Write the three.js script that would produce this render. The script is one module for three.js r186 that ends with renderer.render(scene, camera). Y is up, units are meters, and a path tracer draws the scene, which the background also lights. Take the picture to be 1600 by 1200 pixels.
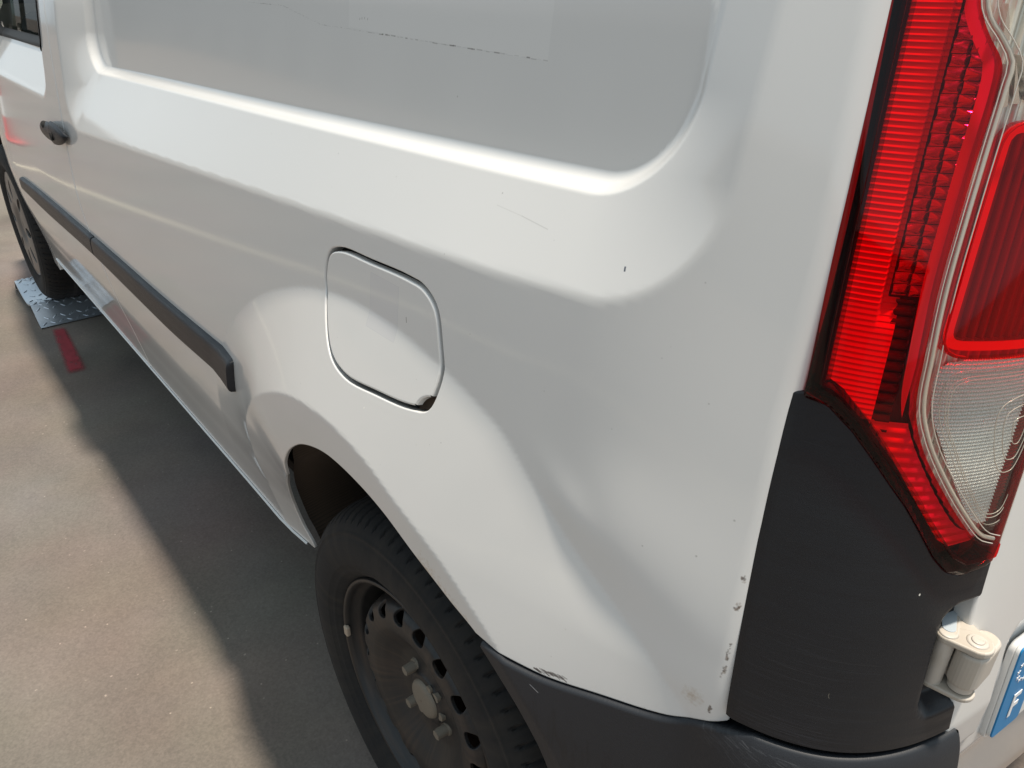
import * as THREE from 'three';
import { mergeGeometries, mergeVertices } from 'three/addons/utils/BufferGeometryUtils.js';
import { RoundedBoxGeometry } from 'three/addons/geometries/RoundedBoxGeometry.js';
import { FontLoader } from 'three/addons/loaders/FontLoader.js';
import { TextGeometry } from 'three/addons/geometries/TextGeometry.js';

// ---------- camera, sky, sun, exposure ----------
const scene = new THREE.Scene();
const camera = new THREE.PerspectiveCamera(53.32, 4 / 3, 0.02, 2000);
camera.rotation.order = 'YXZ';
camera.position.set(.70, 1.276, .312);
camera.rotation.set(-.4973, .880, .012);
scene.add(camera);
const renderer = new THREE.WebGLRenderer({ antialias: true });
renderer.toneMapping = THREE.LinearToneMapping;
renderer.toneMappingExposure = 1.22;
renderer.shadowMap.enabled = true;
renderer.setSize(1024, 768);

const sunDir = new THREE.Vector3(.13, 1, -.130).normalize();
const sun = new THREE.DirectionalLight(new THREE.Color(1.0, .905, .785), 4.45);
sun.position.copy(sunDir).multiplyScalar(30); sun.target.position.set(-.5, 0, 0);
sun.castShadow = true; sun.shadow.radius = 8; sun.shadow.mapSize.set(2048, 2048);
Object.assign(sun.shadow.camera, { left: -6, right: 6, top: 6, bottom: -6, near: 1, far: 80 });
scene.add(sun, sun.target);
{ // hazy summer sky: pale all round, a broad milky glow towards the sun, whiter at the horizon
  const W = 256, H = 128, d = new Float32Array(W * H * 4), v = new THREE.Vector3();
  for (let j = 0; j < H; j++) for (let i = 0; i < W; i++) {
    const el = ((j + .5) / H - .5) * Math.PI, az = ((i + .5) / W - .5) * 2 * Math.PI;
    v.set(Math.cos(el) * Math.cos(az), Math.sin(el), Math.cos(el) * Math.sin(az));
    const h = Math.max(v.y, 0), c = Math.max(v.dot(sunDir), 0);
    const haze = Math.exp(-h * 3.2), glow = .55 * c ** 6 + .9 * c ** 40;
    const k = (v.y < 0 ? .55 : 1) * .80;
    d.set([k * (.42 + .375 * haze + glow), k * (.53 + .372 * haze + glow * .95), k * (.62 + .345 * haze + glow * .88), 1], (j * W + i) * 4);
  }
  const t = new THREE.DataTexture(d, W, H, THREE.RGBAFormat, THREE.FloatType);
  t.mapping = THREE.EquirectangularReflectionMapping; t.magFilter = THREE.LinearFilter; t.minFilter = THREE.LinearFilter; t.wrapS = THREE.RepeatWrapping; t.needsUpdate = true;
  scene.background = t; scene.environment = t;
}
// ---------- measured shape of the van's flank (x to the rear, y up, z outwards) ----------
const clamp = (v, a, b) => Math.min(b, Math.max(a, v)), lerp = (a, b, t) => a + (b - a) * t;
const sstep = (a, b, v) => { const t = clamp((v - a) / (b - a), 0, 1); return t * t * (3 - 2 * t); };
function spline(pts) {                                   // monotone cubic through [x, y] pairs
  const n = pts.length, d = [], m = [];
  for (let i = 0; i < n - 1; i++) d.push((pts[i + 1][1] - pts[i][1]) / (pts[i + 1][0] - pts[i][0]));
  for (let i = 0; i < n; i++) m.push(i === 0 ? d[0] : i === n - 1 ? d[n - 2] : d[i - 1] * d[i] <= 0 ? 0 : 2 * d[i - 1] * d[i] / (d[i - 1] + d[i]));
  return (x) => {
    if (x <= pts[0][0]) return pts[0][1] + m[0] * (x - pts[0][0]);
    if (x >= pts[n - 1][0]) return pts[n - 1][1] + m[n - 1] * (x - pts[n - 1][0]);
    let i = 0; while (x > pts[i + 1][0]) i++;
    const h = pts[i + 1][0] - pts[i][0], t = (x - pts[i][0]) / h, t2 = t * t, t3 = t2 * t;
    return (2 * t3 - 3 * t2 + 1) * pts[i][1] + (t3 - 2 * t2 + t) * h * m[i] + (3 * t2 - 2 * t3) * pts[i + 1][1] + (t3 - t2) * h * m[i + 1];
  };
}
const bodyProfile = spline([[.28, -.095], [.345, -.091], [.45, -.073], [.55, -.054], [.65, -.046], [.75, -.049], [.80, -.0525], [.95, -.067], [1.05, -.079], [1.2, -.100], [1.35, -.131], [1.5, -.165], [1.62, -.20], [1.72, -.255]]);
const cornerLean = spline([[.28, -.05], [.45, -.026], [.55, -.010], [.65, -.001], [.75, 0], [.8, -.0055], [.95, -.0310], [1.04, -.0480], [1.2, -.079], [1.5, -.148], [1.62, -.180], [1.72, -.225]]);
const B75 = -.049;
const mainZ = (x, y) => lerp(bodyProfile(y), B75 + cornerLean(y), sstep(.30, .480, x)) + planTaper(x);
const planTaper = (x) => (x > .1 ? -.237 * (x - .1) ** 2 : x < -2.3 ? -.14 * (x + 2.3) ** 2 : 0);
const WHEEL = [0, .305];
const lipOpen = spline([[-100, .350], [-82, .357], [-75, .378], [-64, .386], [-50, .383], [-39, .385], [-32, .405], [-25, .424], [-15, .441], [-5, .448], [4, .447], [11, .447], [20, .444], [27, .447], [34, .457], [42, .457], [48, .451], [54, .436], [70, .415], [90, .40], [120, .39]]);   // opening radius by angle from the top
const lipCrease = spline([[-100, .43], [-70, .47], [-45, .500], [-32, .504], [-18, .507], [-6, .501], [5, .493], [15, .484], [23, .483], [31, .478], [45, .474], [60, .460], [80, .44]]);
const lipFoot = spline([[-100, .646], [-40, .644], [-20, .637], [20, .637], [26, .624], [33, .616], [45, .624], [60, .626]]);
const lipRise = spline([[-110, 0], [-92, 0], [-76, .003], [-60, .011], [-45, .025], [-30, .039], [-10, .042], [15, .041], [35, .036], [50, .034], [75, .034], [110, .03]]);
const rr = (x, y, x0, x1, y0, y1, r) => {               // signed distance to a rounded rectangle
  const cx = (x0 + x1) / 2, cy = (y0 + y1) / 2, qx = Math.abs(x - cx) - (x1 - x0) / 2 + r, qy = Math.abs(y - cy) - (y1 - y0) / 2 + r;
  return Math.hypot(Math.max(qx, 0), Math.max(qy, 0)) + Math.min(Math.max(qx, qy), 0) - r;
};
const dInner = (x, y) => rr(x, y - .036 * (x + .4), -1.315, .346, 1.104, 1.60, .075);
const dOuter = (x, y) => rr(x, y - .066 * (x + .4), -1.40, .398, 1.003, 1.72, .095);
function flank(x, y) {
  let z = mainZ(x, y);
  // sunk field of the blanked window
  const dB = dOuter(x, y);
  if (dB < .012) {
    const dA = dInner(x, y);
    const full = lerp(.031, .025, sstep(.12, .36, x)) + .013 * (1 - sstep(-1.1, -.15, x));
    let t = dB > 0 ? 0 : dA <= 0 ? 1 : -dB / (dA - dB);
    const w = dA - dB;                                   // local ramp width
    const soft = .0045 / Math.max(w, .03);
    // ramp with a rounded shoulder
    const s = dB / Math.max(w, .03);
    let ramp = s > soft ? 0 : s > -soft ? ((soft - s) ** 2) / (4 * soft) : -s;
    ramp = Math.min(ramp, 1);
    z -= full * ramp;
    const st = clamp((.009 - dA) / .0165, 0, 1);          // the step down to the flat panel
    if (st > 0) {
      const floorZ = bodyProfile(1.16) - full - .0150 - .115 * (y - 1.16) + planTaper(x) * .9;
      const e = st * st * (3 - 2 * st);
      z = lerp(z, Math.min(z - .004, floorZ), e);
    }
  }
  // flared wheel arch
  const dx = x - WHEEL[0], dy = y - WHEEL[1], r = Math.hypot(dx, dy);
  if (r < .66 && dy > -.12) {
    const th = Math.atan2(dx, dy) * 180 / Math.PI, r2 = lipCrease(th), h = lipRise(th) * (1 - sstep(.445, .495, x));
    const R = lipFoot(th), w = R - r2, t = (R - r) / w, k = .016;
    let f = t < -k ? 0 : t < k ? (t + k) ** 2 / (4 * k) : t;       // crisp concave foot
    const k2 = .022;                                               // rounded crest into the upright lip
    if (t > 1 - k2) f = t > 1 + k2 ? 1 : 1 - (1 + k2 - t) ** 2 / (4 * k2);
    z += h * f - (t > 1 ? .10 * (r2 - r) : 0);
  }
  // the dent and the shallow hollow behind the arch
  { const a = (x - .318) * .62 + (y - .866) * .78, b = -(x - .318) * .78 + (y - .866) * .62;
    z += .0022 * Math.exp(-((a / .020) ** 2) - ((b / .040) ** 2)); }
  { const t = (x - .315) / .155, e = sstep(-.10, .45, t) * (1 - .62 * clamp(t - .3, 0, 1.2)), yc = .878 - .052 * t, q = y - yc;   // wave in the skin running back from the dent
    z += .0050 * e * Math.exp(-((q / (q > 0 ? .050 + .02 * clamp(t, 0, 1) : .034 + .02 * clamp(t, 0, 1))) ** 2)); }
  return z;
}
// plan of the rear corner (x, z) at y = .75, followed by arc length s from the flank's rear edge
const planPts = [[.490, -.085], [.525, -.098], [.557, -.118], [.581, -.145], [.598, -.178], [.609, -.215], [.6195, -.28], [.631, -.37], [.6505, -.5], [.668, -.65], [.682, -.925]];
const planS = [0]; for (let i = 1; i < planPts.length; i++) planS.push(planS[i - 1] + Math.hypot(planPts[i][0] - planPts[i - 1][0], planPts[i][1] - planPts[i - 1][1]));
const planX = spline(planPts.map((p, i) => [planS[i], p[0]])), planZ = spline(planPts.map((p, i) => [planS[i], p[1]]));
const leanX = (y) => (y > .75 ? -.1060 * (y - .75) : -.02 * (.75 - y));
const zc = -.925;                                        // the van's centre plane
function corner(s, y, off = 0) {
  const e = 1e-3, tx = planX(s + e) - planX(s - e), tz = planZ(s + e) - planZ(s - e), l = Math.hypot(tx, tz);
  const k = sstep(.9, 0, s);                             // the tumblehome fades towards the middle of the rear
  return [planX(s) + leanX(y) - tz / l * off, y, planZ(s) + cornerLean(y) * k + tx / l * off];
}
// ---------- helpers ----------
let seed = 20240611;
const rnd = () => { seed = (seed * 1664525 + 1013904223) >>> 0; return seed / 4294967296; };
const hash = (x, y) => { const s = Math.sin(x * 127.1 + y * 311.7) * 43758.5453; return s - Math.floor(s); };
function vnoise(x, y) { const xi = Math.floor(x), yi = Math.floor(y), xf = x - xi, yf = y - yi, u = xf * xf * (3 - 2 * xf), w = yf * yf * (3 - 2 * yf);
  return lerp(lerp(hash(xi, yi), hash(xi + 1, yi), u), lerp(hash(xi, yi + 1), hash(xi + 1, yi + 1), u), w); }
const fbm = (x, y, n = 4) => { let a = 0, k = .5; for (let i = 0; i < n; i++) { a += k * vnoise(x, y); x = x * 2.03 + 17.1; y = y * 2.03 + 5.7; k *= .5; } return a; };
const tnoise = (x, y, p) => { const xi = Math.floor(x), yi = Math.floor(y), xf = x - xi, yf = y - yi, u = xf * xf * (3 - 2 * xf), w = yf * yf * (3 - 2 * yf), m = (k) => ((k % p) + p) % p;   // repeats every p cells
  return lerp(lerp(hash(m(xi), m(yi)), hash(m(xi + 1), m(yi)), u), lerp(hash(m(xi), m(yi + 1)), hash(m(xi + 1), m(yi + 1)), u), w); };
const tfbm = (u, v, f, n = 4) => { let a = 0, k = .5; for (let i = 0; i < n; i++) { a += k * tnoise(u * f + i * 0, v * f, f); f *= 2; k *= .5; } return a; };
const range = (a, b, step) => { const n = Math.max(1, Math.round((b - a) / step)), r = []; for (let i = 0; i <= n; i++) r.push(a + (b - a) * i / n); return r; };
const names = {};
const numbered = (n) => { names[n] = (names[n] ?? -1) + 1; return names[n] ? `${n}_${String(names[n]).padStart(3, '0')}` : n; };
function tag(o, label, category, group, kind) { Object.assign(o.userData, { label, category }); if (group) o.userData.group = group; if (kind) o.userData.kind = kind; return o; }
function base(name, pos = [0, 0, 0], turn = 0, parent = scene) { const g = new THREE.Group(); g.name = numbered(name); g.position.set(...pos); g.rotation.y = turn; parent.add(g); return g; }
function part(name, geo, mat, parent, label) {
  if (Array.isArray(geo)) geo = geo.length > 1 ? mergeGeometries(geo.map((g) => { const q = g.index ? g.toNonIndexed() : g; for (const k of Object.keys(q.attributes)) if (!['position', 'normal', 'uv'].includes(k)) q.deleteAttribute(k); return q; })) : geo[0];
  const m = new THREE.Mesh(geo, mat); m.name = parent === scene ? numbered(name) : name; m.castShadow = m.receiveShadow = true;
  if (label) m.userData.label = label; parent.add(m); return m;
}
function polySd(pts) {                                    // signed distance to a closed outline, negative inside
  const n = pts.length;
  return (x, y) => {
    let d = 1e9, s = 1;
    for (let i = 0, j = n - 1; i < n; j = i++) {
      const ex = pts[j][0] - pts[i][0], ey = pts[j][1] - pts[i][1], wx = x - pts[i][0], wy = y - pts[i][1];
      const t = clamp((wx * ex + wy * ey) / (ex * ex + ey * ey), 0, 1), bx = wx - ex * t, by = wy - ey * t;
      d = Math.min(d, bx * bx + by * by);
      const a = y >= pts[i][1], b = y < pts[j][1], c = ex * wy > ey * wx;
      if ((a && b && c) || (!a && !b && !c)) s = -s;
    }
    return s * Math.sqrt(d);
  };
}
function smoothLoop(pts, per = 6, closed = true) {        // Catmull-Rom through the points
  const c = new THREE.CatmullRomCurve3(pts.map((p) => new THREE.Vector3(p[0], p[1], p[2] ?? 0)), closed, 'centripetal');
  return c.getPoints(pts.length * per).slice(0, closed ? -1 : undefined).map((p) => (pts[0].length > 2 ? [p.x, p.y, p.z] : [p.x, p.y]));
}
function roundCorners(pts, r) {                           // straight-sided outline with rounded corners; r per corner or one value
  const out = [], n = pts.length;
  for (let i = 0; i < n; i++) {
    const p = pts[i], a = pts[(i + n - 1) % n], b = pts[(i + 1) % n], q = p[2] ?? r;
    const la = Math.hypot(a[0] - p[0], a[1] - p[1]), lb = Math.hypot(b[0] - p[0], b[1] - p[1]), k = Math.min(q, la * .48, lb * .48);
    const A = [p[0] + (a[0] - p[0]) / la * k, p[1] + (a[1] - p[1]) / la * k], B = [p[0] + (b[0] - p[0]) / lb * k, p[1] + (b[1] - p[1]) / lb * k];
    for (let j = 0; j <= 6; j++) { const t = j / 6; out.push([(1 - t) ** 2 * A[0] + 2 * t * (1 - t) * p[0] + t * t * B[0], (1 - t) ** 2 * A[1] + 2 * t * (1 - t) * p[1] + t * t * B[1]]); }
  }
  return out;
}
// A curved sheet F(u, v), trimmed to where every g(u, v) > 0, with rolled edges turned in by `depth` along the trimmed outline.
function sheet(F, us, vs, trims = [], { depth = 0, roll = 0, flip = 1, eps = 4e-4, uvScale = 1, uvXY = false } = {}) {
  const pos = [], nor = [], uv = [], idx = [];
  const frame = (u, v) => {
    const p = F(u, v), a = F(u + eps, v), b = F(u - eps, v), c = F(u, v + eps), d = F(u, v - eps);
    const U = [0, 1, 2].map((i) => (a[i] - b[i]) / (2 * eps)), V = [0, 1, 2].map((i) => (c[i] - d[i]) / (2 * eps));
    let n = [U[1] * V[2] - U[2] * V[1], U[2] * V[0] - U[0] * V[2], U[0] * V[1] - U[1] * V[0]]; const l = Math.hypot(...n) || 1; n = n.map((k) => k / l * flip);
    return { p, U, V, n };
  };
  const add = (p, n, t) => { pos.push(...p); nor.push(...n); uvXY ? uv.push(p[0], p[1]) : uv.push(t[0] * uvScale, t[1] * uvScale); return pos.length / 3 - 1; };
  const vert = (u, v) => { const f = frame(u, v); return add(f.p, f.n, [u, v]); };
  const nu = us.length, nv = vs.length, id = new Int32Array(nu * nv).fill(-1);
  const G = trims.map((g) => { const a = new Float64Array(nu * nv); for (let j = 0; j < nv; j++) for (let i = 0; i < nu; i++) { let q = g(us[i], vs[j]); if (Math.abs(q) < 1e-7) q = 1e-7; a[j * nu + i] = q; } return a; });
  const at = (k) => (id[k] >= 0 ? id[k] : (id[k] = vert(us[k % nu], vs[(k / nu) | 0])));
  const edges = [], tri = (a, b, c) => (flip > 0 ? idx.push(a, b, c) : idx.push(a, c, b));
  for (let j = 0; j < nv - 1; j++) for (let i = 0; i < nu - 1; i++) {
    const k = [j * nu + i, j * nu + i + 1, (j + 1) * nu + i + 1, (j + 1) * nu + i];
    let full = true, none = false;
    for (const a of G) { const q = k.map((n) => a[n] > 0); if (!q.every(Boolean)) full = false; if (!q.some(Boolean)) none = true; }
    if (none) continue;
    if (full) { const [a, b, c, d] = k.map(at); tri(a, b, c); tri(a, c, d); continue; }
    for (const t of [[0, 1, 2], [0, 2, 3]]) {
      let poly = t.map((n) => ({ u: us[k[n] % nu], v: vs[(k[n] / nu) | 0], g: G.map((a) => a[k[n]]), e: -1, k: k[n] }));
      for (let m = 0; m < trims.length && poly.length; m++) {
        const out = [];
        for (let q = 0; q < poly.length; q++) {
          const A = poly[q], B = poly[(q + 1) % poly.length], ia = A.g[m] > 0, ib = B.g[m] > 0;
          const cut = (e) => { const s = A.g[m] / (A.g[m] - B.g[m]); return { u: lerp(A.u, B.u, s), v: lerp(A.v, B.v, s), g: A.g.map((x, w) => lerp(x, B.g[w], s)), e, k: -1 }; };
          if (ia && ib) out.push(A); else if (ia) { out.push(A); out.push(cut(m)); } else if (ib) out.push(cut(A.e));
        }
        poly = out;
      }
      if (poly.length < 3) continue;
      const ids = poly.map((p) => (p.k >= 0 ? at(p.k) : vert(p.u, p.v)));
      for (let q = 1; q < ids.length - 1; q++) tri(ids[0], ids[q], ids[q + 1]);
      if (depth || roll) poly.forEach((p, q) => { if (p.e >= 0) { const B = poly[(q + 1) % poly.length]; edges.push([p, B, p.e]); } });
    }
  }
  if (depth || roll) for (const [A, B, m] of edges) {
    if (Math.hypot(A.u - B.u, A.v - B.v) < 1e-7) continue;
    const rows = [A, B].map((P) => {
      const f = frame(P.u, P.v), g = trims[m], h = 5e-4, gu = (g(P.u + h, P.v) - g(P.u - h, P.v)), gv = (g(P.u, P.v + h) - g(P.u, P.v - h));
      const uu = f.U.reduce((s, q) => s + q * q, 0), vv = f.V.reduce((s, q) => s + q * q, 0), uw = f.U.reduce((s, q, i) => s + q * f.V[i], 0), det = uu * vv - uw * uw || 1;
      const a = (gu * vv - gv * uw) / det, b = (gv * uu - gu * uw) / det;
      let o = [0, 1, 2].map((i) => -(a * f.U[i] + b * f.V[i])); const l = Math.hypot(...o) || 1; o = o.map((q) => q / l);
      const r = [];
      const steps = roll ? 4 : 0;
      for (let s = 0; s <= steps; s++) { const w = steps ? s / steps * Math.PI / 2 : Math.PI / 2, sn = Math.sin(w), cs = Math.cos(w);
        r.push([f.p.map((q, i) => q + o[i] * roll * (steps ? sn : 0) - f.n[i] * roll * (steps ? 1 - cs : 0)), f.n.map((q, i) => q * cs + o[i] * sn)]); }
      const dp = Array.isArray(depth) ? depth[m] : depth, last = r[r.length - 1]; if (depth) r.push([last[0].map((q, i) => q - f.n[i] * dp), last[1]]);
      return r.map(([p, n]) => add(p, n, [P.u, P.v]));
    });
    for (let s = 0; s < rows[0].length - 1; s++) { const [a, b, c, d] = [rows[0][s], rows[0][s + 1], rows[1][s + 1], rows[1][s]]; tri(a, b, c); tri(a, c, d); }
  }
  const geo = new THREE.BufferGeometry();
  geo.setAttribute('position', new THREE.Float32BufferAttribute(pos, 3)); geo.setAttribute('normal', new THREE.Float32BufferAttribute(nor, 3)); geo.setAttribute('uv', new THREE.Float32BufferAttribute(uv, 2)); geo.setIndex(idx);
  return geo;
}
function tubeAlong(pts, r, closed = false, per = 6, rs = 8) {
  const c = new THREE.CatmullRomCurve3(pts.map((p) => new THREE.Vector3(...p)), closed, 'centripetal');
  return new THREE.TubeGeometry(c, pts.length * per, r, rs, closed);
}
function lathe(profile, segs = 96) {                      // profile [r, z]; axis along z, +z outwards
  const g = new THREE.LatheGeometry(profile.map(([r, z]) => new THREE.Vector2(Math.max(r, 1e-5), z)), segs); g.rotateX(Math.PI / 2); return g;
}
const box = (w, h, d, x, y, z, r = .004) => { const g = new RoundedBoxGeometry(w, h, d, 3, Math.min(r, w / 2.1, h / 2.1, d / 2.1)); g.translate(x, y, z); return g; };
function canvasTex(w, h, draw, srgb = true) { const c = document.createElement('canvas'); c.width = w; c.height = h; draw(c.getContext('2d'), w, h); const t = new THREE.CanvasTexture(c); if (srgb) t.colorSpace = THREE.SRGBColorSpace; t.wrapS = t.wrapT = THREE.RepeatWrapping; t.anisotropy = 8; return t; }
function dataTex(n, f, srgb = true, m = n) { const d = new Uint8Array(n * m * 4); for (let j = 0; j < m; j++) for (let i = 0; i < n; i++) { const c = f(i / n, j / m, i, j); d.set([clamp(c[0], 0, 1) * 255, clamp(c[1], 0, 1) * 255, clamp(c[2], 0, 1) * 255, 255], (j * n + i) * 4); }
  const t = new THREE.DataTexture(d, n, m); t.wrapS = t.wrapT = THREE.RepeatWrapping; t.magFilter = THREE.LinearFilter; t.minFilter = THREE.LinearMipmapLinearFilter; t.generateMipmaps = true; if (srgb) t.colorSpace = THREE.SRGBColorSpace; t.needsUpdate = true; return t; }
const phys = (o) => new THREE.MeshPhysicalMaterial({ side: THREE.DoubleSide, ...o });
const lin = (r, g, b) => new THREE.Color().setRGB(r, g, b);
// ---------- materials ----------
const chipMarks = canvasTex(2048, 2048, (c, w, h) => {     // white enamel with its scratches, chips and grime; 1 m x 1 m from (-.45, .45)
  c.fillStyle = 'rgb(224,223,220)'; c.fillRect(0, 0, w, h);
  const X = (x) => (x + .45) * w, Y = (y) => h - (y - .45) * h;
  const fl = (x, y, l, a, al, col, wd) => { c.strokeStyle = `rgba(${col},${al})`; c.lineWidth = wd; c.beginPath(); c.moveTo(X(x), Y(y)); c.lineTo(X(x + l * Math.cos(a)), Y(y + l * Math.sin(a))); c.stroke(); };
  // chafed edge beside the black corner trim
  const chip = (x, y, ww, hh, n) => { for (let i = 0; i < n; i++) { const px = x + (rnd() - .5) * ww, py = y + (rnd() - .5) * hh; fl(px, py, .0005 + rnd() * .0022, 1.0 + rnd() * .9, .15 + rnd() * .45, rnd() < .3 ? '120,104,90' : '66,60,56', .8 + rnd() * 2.8); } };
  chip(.4768, .8755, .0024, .006, 12); chip(.4785, .852, .0030, .006, 18); chip(.4825, .797, .0020, .024, 30); chip(.4822, .812, .0018, .016, 12); chip(.4795, .7475, .002, .008, 30);
  // rubbed patch near the lower corner and grime along the lip of the arch
  for (let i = 0; i < 260; i++) { const t = rnd() + rnd() - 1, q = rnd() + rnd() - 1; fl(.464 + t * .011, .751 + q * .011, .0022, rnd() * 6, .05, '176,152,120', 4); }
  for (let i = 0; i < 900; i++) { const t = rnd() * .5, a = .35 + t, r = .442 + rnd() * rnd() * .022; fl(r * Math.sin(a), .305 + r * Math.cos(a), .002 + rnd() * .003, rnd() * 6, .05 + .08 * rnd(), '170,140,100', 2 + rnd() * 4); }
  for (let i = 0; i < 40; i++) { const px = .322 + rnd() * .03; fl(px, .6925 + (px - .322) * .22 + rnd() * .003, .006, -.4 + rnd() * .5, .5, '40,38,38', 1.5); }
  // specks and hairlines
  for (let i = 0; i < 60; i++) { c.fillStyle = `rgba(70,64,58,${.08 + rnd() * .22})`; c.beginPath(); c.arc(X(-.4 + rnd() * .9), Y(.6 + rnd() * .6), .5 + rnd() * 1.3, 0, 7); c.fill(); }
  fl(.3306, 1.0760, .0035, 1.8, .9, '30,34,50', 2.6); fl(.1726, 1.0919, .035, -.05, .13, '90,86,80', 1.0); fl(.2076, 1.0902, .035, -.095, .2, '90,86,80', 1.1); fl(.03, .845, .002, 1, .9, '250,248,240', 3);
  // traces of a removed sign on the sunk panel
  c.fillStyle = 'rgba(255,255,255,.16)'; c.beginPath(); for (const [x, y] of [[-.1508, 1.30], [-.1502, 1.2165], [.1873, 1.2085], [.1892, 1.30]]) c.lineTo(X(x), Y(y)); c.fill();
  for (let x = -.44; x < .186; x += .004 + rnd() * .006) { const t = (x + .33) / .52, y = x < -.22 ? lerp(1.232, 1.2157, clamp((x + .33) / .11, 0, 1)) : lerp(1.2157, 1.2090, (x + .22) / .41), on = x > -.12 ? rnd() : rnd() * .7; fl(x, y + (rnd() - .5) * .0006, .003 + rnd() * .006, -.02, .12 + .5 * on * on, '66,60,56', .7 + 1.5 * on * on); }
  for (let i = 0; i < 4; i++) fl(-.127 + i * .0055 + rnd() * .002, 1.2245 + rnd() * .002, .0022, 1.4, .6, '80,70,64', 1.4);
});
chipMarks.wrapS = chipMarks.wrapT = THREE.ClampToEdgeWrapping;
chipMarks.repeat.set(1, 1); chipMarks.offset.set(.45, -.45);
const paintRough = dataTex(512, (u, v) => { const k = .40 + .12 * fbm(u * 9, v * 9, 4); return [k, k, k]; }, false);
const paintBase = { roughness: .42, clearcoat: 1, clearcoatRoughness: .075, ior: 1.5 };
const M = {
  flank: phys({ color: lin(.93, .93, .93), map: chipMarks, ...paintBase }),
  paint: phys({ color: lin(.69, .685, .665), ...paintBase }),
  edge: phys({ color: lin(.66, .63, .58), roughness: .5, clearcoat: .5, clearcoatRoughness: .15 }),
  flap: phys({ color: lin(.93, .93, .93), map: canvasTex(1024, 1024, (c, w, h) => {
    c.fillStyle = 'rgb(224,223,220)'; c.fillRect(0, 0, w, h);                       // faint ghost of a peeled label, two nicks
    const X = (x) => (x + .15) / .35 * w, Y = (y) => h - (y - .8) / .25 * h;
    c.fillStyle = 'rgba(200,201,206,.22)'; c.fillRect(X(-.005), Y(.985), X(.052) - X(-.005), Y(.925) - Y(.985));
    c.strokeStyle = 'rgba(176,178,186,.4)'; c.lineWidth = 1.2; c.strokeRect(X(-.005), Y(.985), X(.052) - X(-.005), Y(.925) - Y(.985));
    c.strokeStyle = 'rgba(40,38,36,.9)'; c.lineWidth = 2; c.beginPath(); c.moveTo(X(.068), Y(.958)); c.lineTo(X(.069), Y(.952)); c.stroke();
    for (let i = 0; i < 16; i++) { c.fillStyle = `rgba(80,74,66,${.1 + rnd() * .3})`; c.beginPath(); c.arc(rnd() * w, rnd() * h, .6 + rnd(), 0, 7); c.fill(); }
  }), ...paintBase }),
  black: phys({ color: lin(.0105, .0125, .0165), roughness: .46, specularIntensity: .75 }),
  trim: phys({ color: lin(.016, .0195, .026), roughness: .55, bumpScale: .00025 }),
  rubber: phys({ color: lin(.030, .029, .029), roughness: .6 }),
  seal: phys({ color: lin(.012, .012, .012), roughness: .6 }),
  dark: phys({ color: lin(.012, .011, .010), roughness: .95 }),
  rust: phys({ color: lin(.07, .045, .03), roughness: .9 }),
  steel: phys({ color: lin(.40, .38, .35), roughness: .42, metalness: .9 }),
  dull: phys({ color: lin(.22, .19, .15), roughness: .65, metalness: .3 }),
  white: phys({ color: lin(.74, .72, .69), roughness: .4, clearcoat: .6, clearcoatRoughness: .1 }),
  glass: phys({ color: lin(.42, .50, .46), roughness: .02, specularIntensity: .35, transmission: 1, thickness: 0, ior: 1.5 }),
};
chipMarks.matrixAutoUpdate = true;
M.flap.map.wrapS = M.flap.map.wrapT = THREE.ClampToEdgeWrapping; M.flap.map.repeat.set(1 / .35, 1 / .25); M.flap.map.offset.set(.15 / .35, -.8 / .25);
{ const grain = dataTex(512, (u, v) => { const k = .5 * vnoise(u * 256, v * 256) + .5 * vnoise(u * 128 + 9, v * 128); return [k, k, k]; }, false); grain.repeat.set(9, 9); M.trim.bumpMap = grain; M.trim.bumpScale = .00012;
  const scuff = dataTex(1024, (u, v) => { const k = .27 + .22 * fbm(u * 6 + 3 * v, v * 60, 4) + .10 * vnoise(u * 40, v * 400); return [k, k, k]; }, false); scuff.repeat.set(3, 3); M.black.roughnessMap = scuff; M.black.roughness = 1; M.black.bumpMap = grain; M.black.bumpScale = .00006; }

// ---------- ground ----------
const asphaltMap = dataTex(2048, (u, v) => {
  const a = tfbm(u, v, 16, 4), g = tnoise(u * 1024, v * 1024, 1024), s = tnoise(u * 512, v * 512, 512), big = tfbm(u, v, 5, 4), hue = tfbm((u + .37) % 1, (v + .61) % 1, 7, 4) - .5, w = tfbm((u + .7) % 1, (v + .2) % 1, 9, 3) - .5;
  let k = .68 + .10 * (a - .5) + .07 * (g - .5) + .06 * (s - .5) + .18 * (big - .5);
  const st = hash(Math.floor(u * 640), Math.floor(v * 640)); if (st > .9983) k += .22 * (st - .9983) / .0017 + .06;
  return [(.642 + .02 * w + .06 * hue) * k, (.588 + .012 * w - .03 * hue) * k, (.545 - .045 * w - .01 * hue) * k];
});
asphaltMap.repeat.set(1, 1);
const asphaltBump = dataTex(1024, (u, v) => { const k = .5 * tnoise(u * 512, v * 512, 512) + .3 * tnoise(u * 256, v * 256, 256) + .2 * tfbm(u, v, 32, 3); return [k, k, k]; }, false);
const asphalt = phys({ color: 0xffffff, map: asphaltMap, roughness: .88, bumpMap: asphaltBump, bumpScale: .0006 });
{ const g = new THREE.PlaneGeometry(800, 800, 1, 1); g.rotateX(-Math.PI / 2); const uv = g.attributes.uv; for (let i = 0; i < uv.count; i++) uv.setXY(i, uv.getX(i) * 800 / 2.3, uv.getY(i) * 800 / 2.3);
  part('ground', g, asphalt, scene).userData.kind = 'structure'; }

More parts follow.
